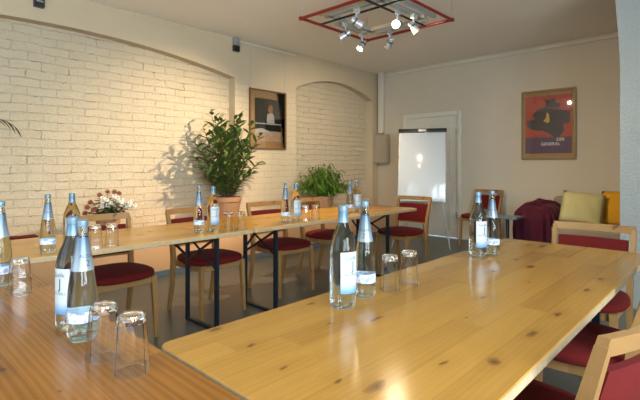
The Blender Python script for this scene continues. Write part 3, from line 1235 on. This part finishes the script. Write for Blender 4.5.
tilted(MB().box(-.35, .35, -.008, .012, 0, 1.085, .004)).build('board', M['board'], t, smooth=40)
fr = MB()
fr.box(-.358, -.349, -.012, .016, -.008, 1.085).box(.349, .358, -.012, .016, -.008, 1.085).box(-.358, .358, -.012, .016, -.014, 0)
tilted(fr).build('board_frame', M['grey_metal'], t)
tilted(MB().box(-.37, .37, -.03, .018, 1.086, 1.145, .006)).build('clamp_bar', M['black'], t, smooth=40)
tilted(MB().box(-.06, .06, -.036, -.031, 1.095, 1.135).box(.05, .09, -.03, -.01, 1.06, 1.085)).build('clamp_knob', M['grey_metal'], t)
tilted(MB().box(-.30, .30, -.07, -.013, -.01, .005).box(-.30, .30, -.07, -.066, .005, .02)).build('pen_tray', M['grey_metal'], t)
for sx in (-1, 1):
    MB().tube([(sx * .30, .02, .75), (sx * .42, -.20, 0)], .011, 10).build('leg', M['grey_metal'], t, smooth=60)
MB().tube([(0, .10, 1.0), (0, .62, 0)], .011, 10).build('leg', M['grey_metal'], t, smooth=60)

# ------------------------------------------------------------------ things on the far wall
t = empty('wall_loudspeaker', (FX - .16, 4.95, 1.27))
tag(t, 'small grey-brown loudspeaker box on the wall below the white duct', 'loudspeaker')
MB().box(.03, .155, -.145, .145, 0, .55, .012).build('cabinet', M['speaker'], t, smooth=40)
MB().box(.02, .03, -.13, .13, .02, .53, .004).build('grille', M['speaker'], t)


def wedge_text(txt, size, mat, parent, loc, rot, name='lettering', sx=1.0, ext=.001):
    cu = bpy.data.curves.new(name, 'FONT')
    cu.body = txt
    cu.size = size
    cu.extrude = ext
    cu.align_x = 'CENTER'
    tmp = bpy.data.objects.new(name, cu)
    C.objects.link(tmp)
    me = bpy.data.meshes.new_from_object(tmp.evaluated_get(bpy.context.evaluated_depsgraph_get()))
    bpy.data.objects.remove(tmp)
    me.materials.clear()
    me.materials.append(mat)
    o_ = bpy.data.objects.new(name, me)
    C.objects.link(o_)
    o_.parent = parent
    o_.location = loc
    o_.rotation_euler = rot
    o_.scale = (sx, 1, 1)
    return o_


M['poster_red'] = simple('poster_red', (.42, .032, .004), .5, var=.2, nscale=6)
M['poster_purple'] = simple('poster_purple', (.07, .018, .07), .5, var=.15, nscale=6)
M['poster_dark'] = simple('poster_dark', (.028, .022, .03), .5, var=.3, nscale=10)
M['poster_yellow'] = simple('poster_yellow', (.55, .33, .03), .5)
M['poster_white'] = simple('poster_white', (.85, .8, .76), .5)


def pane_mat():
    m, nt, p = new_mat('picture_glass')
    nt.nodes.remove(p)
    out = nt.nodes['Material Output']
    tr = node(nt, 'ShaderNodeBsdfTransparent')
    gl = node(nt, 'ShaderNodeBsdfGlossy')
    gl.inputs['Roughness'].default_value = .02
    fr_ = node(nt, 'ShaderNodeFresnel')
    fr_.inputs[0].default_value = 1.5
    mx = node(nt, 'ShaderNodeMixShader')
    link(nt, fr_.outputs[0], mx.inputs[0])
    link(nt, tr.outputs[0], mx.inputs[1])
    link(nt, gl.outputs[0], mx.inputs[2])
    link(nt, mx.outputs[0], out.inputs['Surface'])
    return m


M['pane'] = pane_mat()


def blob(pts, y0, y1, mb, mi=0):
    return mb.prism(pts, 'y', y0, y1, mi)


# poster on the far wall (local x runs to the right as seen, local -y faces the room)
PW, PH = .735, 1.02
t = empty('framed_poster', (FX - .003, 2.048, 1.315), R(-90))
tag(t, 'framed orange and purple film poster hanging above the sofa', 'poster')
fr = MB()
w_ = .022
fr.box(-PW / 2, -PW / 2 + w_, -.025, 0, 0, PH, .003).box(PW / 2 - w_, PW / 2, -.025, 0, 0, PH, .003)
fr.box(-PW / 2 + w_, PW / 2 - w_, -.025, 0, 0, w_, .003).box(-PW / 2 + w_, PW / 2 - w_, -.025, 0, PH - w_, PH, .003)
fr.build('frame', M['gold_frame'], t)
MB().box(-PW / 2 + w_, PW / 2 - w_, -.008, -.001, w_, PH - w_).build('mount', M['mat_brown'], t)
art = MB()
iw, z0, z1 = PW / 2 - .055, .09, PH - .085
art.box(-iw, iw, -.010, -.008, z0 + .235, z1, mi=0)
art.box(-iw, iw, -.010, -.008, z0, z0 + .235, mi=1)
blob([(-.27, .47), (-.17, .43), (-.06, .42), (.04, .36), (.09, .31), (.16, .33), (.22, .42), (.20, .50), (.29, .53), (.29, .69), (.18, .71), (.06, .74), (-.05, .76),
      (-.14, .74), (-.22, .66), (-.17, .60), (-.30, .58)], -.011, -.010, art, 2)
blob([(-.04, .76), (-.02, .83), (-.06, .89), (.02, .86), (.10, .90), (.10, .83), (.17, .80), (.15, .74)], -.0115, -.0105, art, 2)
blob([(-.06, .565), (.0, .53), (.025, .56), (.015, .66), (-.015, .69), (-.025, .61)], -.012, -.011, art, 3)
art.build('poster_print', [M['poster_red'], M['poster_purple'], M['poster_dark'], M['poster_yellow']], t)
wedge_text('DER', .062, M['poster_white'], t, (.17, -.012, .268), (R(90), 0, 0), sx=.95)
wedge_text('GENERAL', .064, M['poster_white'], t, (.035, -.012, .205), (R(90), 0, 0), sx=.95)
wedge_text('BUSTER', .05, M['poster_dark'], t, (-.10, -.012, .335), (R(90), 0, 0))
MB().box(-PW / 2 + w_, PW / 2 - w_, -.018, -.016, w_, PH - w_).build('pane', M['pane'], t)
for sx in (-.32, .32):
    MB().tube([(sx, -.006, PH - .01), (sx, -.006, PH + .02)], .007, 8).build('hook', M['grey_metal'], t)

# picture on the pier (local -y faces the room)
M['photo_dark'] = simple('photo_dark', (.012, .018, .016), .4, var=.4, nscale=8)
M['photo_skin'] = simple('photo_skin', (.30, .12, .06), .5)
M['photo_shirt'] = simple('photo_shirt', (.42, .40, .38), .5, var=.3, nscale=60)
M['photo_pale'] = simple('photo_pale', (.42, .30, .20), .5, var=.3, nscale=25)
PW, PH = .70, .875
t = empty('framed_picture', (4.245, WY - .002, 1.465))
tag(t, 'wood-framed dark portrait picture hanging on the brick pier', 'picture')
fr = MB()
w_ = .022
fr.box(-PW / 2, -PW / 2 + w_, -.03, 0, 0, PH, .003).box(PW / 2 - w_, PW / 2, -.03, 0, 0, PH, .003)
fr.box(-PW / 2 + w_, PW / 2 - w_, -.03, 0, 0, w_, .003).box(-PW / 2 + w_, PW / 2 - w_, -.03, 0, PH - w_, PH, .003)
fr.build('frame', M['frame_wood'], t)
MB().box(-PW / 2 + w_, PW / 2 - w_, -.012, -.001, w_, PH - w_).build('mount', M['mat_brown'], t)
art = MB()
art.box(-.25, .25, -.014, -.012, .27, .745, mi=0)
art.box(-.25, .25, -.014, -.012, .12, .27, mi=3)
art.box(-.25, .25, -.015, -.014, .37, .385, mi=2)
blob([(.0, .56), (.03, .535), (.075, .545), (.095, .59), (.085, .64), (.05, .665), (.015, .65), (-.005, .60)], -.016, -.014, art, 1)
blob([(-.03, .39), (.12, .39), (.11, .50), (.075, .545), (.03, .535), (-.02, .52)], -.015, -.014, art, 2)
blob([(-.25, .22), (-.08, .25), (.06, .22), (.02, .27), (-.12, .31), (-.25, .29)], -.0155, -.014, art, 2)
art.build('picture_print', [M['photo_dark'], M['photo_skin'], M['photo_shirt'], M['photo_pale']], t)
MB().box(-PW / 2 + w_, PW / 2 - w_, -.020, -.018, w_, PH - w_).build('pane', M['pane'], t)
for sx in (-.33, .33):
    MB().tube([(sx, -.006, PH - .01), (sx, -.006, PH + .02)], .006, 8).build('hook', M['grey_metal'], t)
    MB().tube([(sx, -.004, PH + .02), (sx, -.004, 2.915 - 1.465)], .0012, 5).build('hanging_wire', M['grey_metal'], t)

# small devices high on the cream wall
t = empty('wall_box', (3.66, WY - .001, 2.835))
tag(t, 'small grey box with black sockets at the end of the wall rail', 'junction box')
MB().box(-.045, .045, -.06, 0, .05, .16, .005).build('housing', M['grey_metal'], t)
MB().box(-.045, -.01, -.055, 0, -.03, .05, .004).build('socket', M['black'], t)
MB().box(.005, .045, -.055, 0, -.03, .05, .004).build('socket', M['black'], t)
t = empty('wall_box', (1.28, WY - .001, 2.80))
tag(t, 'small black box at the top of the wall above the big arch', 'junction box')
MB().box(-.045, .045, -.06, 0, 0, .145, .005).build('housing', M['black'], t)
MB().box(-.03, .03, -.068, -.06, .045, .06).build('bracket', M['grey_metal'], t)

# ------------------------------------------------------------------ sofa corner
t = empty('sofa', (6.5, 1.25, 0))
tag(t, 'beige sofa at the far wall under the poster, mostly covered by throw and cushions', 'sofa')
MB().box(-.36, .44, -1.3, .66, .12, .30, .02).build('base', M['sofa'], t, smooth=40)
MB().box(-.38, .22, -1.2, .60, .30, .45, .04, 3).build('seat_cushion', M['sofa'], t, smooth=40)
MB().box(.23, .46, -1.3, .66, .30, .80, .05, 3).build('backrest', M['sofa'], t, smooth=40)
MB().box(-.38, .225, .61, .83, .12, .62, .05, 3).build('armrest', M['sofa'], t, smooth=40)
for sx in (-.32, .40):
    for sy in (-1.25, .78):
        MB().box(sx - .03, sx + .03, sy - .03, sy + .03, 0, .12).build('foot', M['black'], t)

# burgundy throw draped over the arm
rnd.seed(9)
th = MB()
rings = []
NT = 110
cx, cy = 6.39, 1.975
for z, kx, ky, fold in ((.06, .305, .235, .030), (.2, .315, .25, .030), (.38, .32, .265, .026), (.55, .325, .27, .020), (.64, .315, .26, .016),
                        (.715, .285, .23, .012), (.765, .225, .18, .008), (.785, .14, .11, .004), (.79, .05, .04, 0)):
    ring = []
    for i in range(NT):
        a = 2 * PI * i / NT
        ca, sa = math.cos(a), math.sin(a)
        ex = math.copysign(abs(ca) ** .6, ca) * (kx + .0)
        ey = math.copysign(abs(sa) ** .6, sa) * (ky + .0)
        wv = fold * (math.sin(a * 17 + 1.5 * math.sin(a * 3) + z * 2) + .5 * math.sin(a * 29 + 2))
        zz = z + (.012 * math.sin(a * 5) if z > .5 else 0) + .05 * (math.cos(a) if z > .7 else 0)
        ring.append((cx + ex + wv * ca, cy + ey + wv * sa, zz * .92))
    rings.append(ring)
th.ring_loft(rings)
o = th.build('throw_blanket', M['burgundy'], smooth=70)
tag(o, 'burgundy velvet throw draped in folds over the sofa arm', 'blanket')


def cushion(w, h, d, mat, label, loc, rot):
    m_ = MB()
    n = 12
    for side in (-1, 1):
        grid = []
        for i in range(n + 1):
            row = []
            for j in range(n + 1):
                u, v = 2 * i / n - 1, 2 * j / n - 1
                pin = 1 - .07 * (1 - abs(v)) * abs(u) ** 3 - .0
                pin2 = 1 - .07 * (1 - abs(u)) * abs(v) ** 3
                bl = ((1 - u * u) * (1 - v * v)) ** .45
                wr_ = .006 * math.sin(u * 9 + v * 4) * bl
                row.append(m_.bm.verts.new((u * w / 2 * pin2 * 1.0, side * (d / 2 * bl + wr_), h / 2 + v * h / 2 * pin)))
            grid.append(row)
        for i in range(n):
            for j in range(n):
                m_.bm.faces.new((grid[i][j], grid[i + 1][j], grid[i + 1][j + 1], grid[i][j + 1]))
    o_ = m_.build('throw_pillow', mat, smooth=180, merge=.0005)
    o_.location = loc
    o_.rotation_euler = rot
    tag(o_, label, 'pillow')
    return o_


cushion(.47, .42, .17, M['olive'], 'pale olive cushion leaning on the sofa beside the burgundy throw', (6.27, 1.47, .495), (R(-24), R(7), R(-80)))
cushion(.44, .44, .13, M['mustard'], 'mustard yellow cushion leaning on the sofa beside the olive one', (6.46, 1.09, .485), (R(-20), R(0), R(-94)))

# small blue-grey side table between chair and sofa
t = empty('side_table', (5.85, 2.20, 0))
tag(t, 'small blue-grey side table between the lone chair and the sofa', 'side table')
MB().box(-.16, .16, -.16, .16, .545, .572, .006).build('tabletop', M['blue_top'], t)
MB().lathe([(.022, .02), (.022, .545)], 14).build('shadow_line_post', M['black'], t, smooth=60)  # invented black post in place of the shadow line beside the chair
MB().lathe([(.15, 0), (.15, .012), (.03, .022), (0, .022)], 24).build('base', M['black'], t, smooth=40)
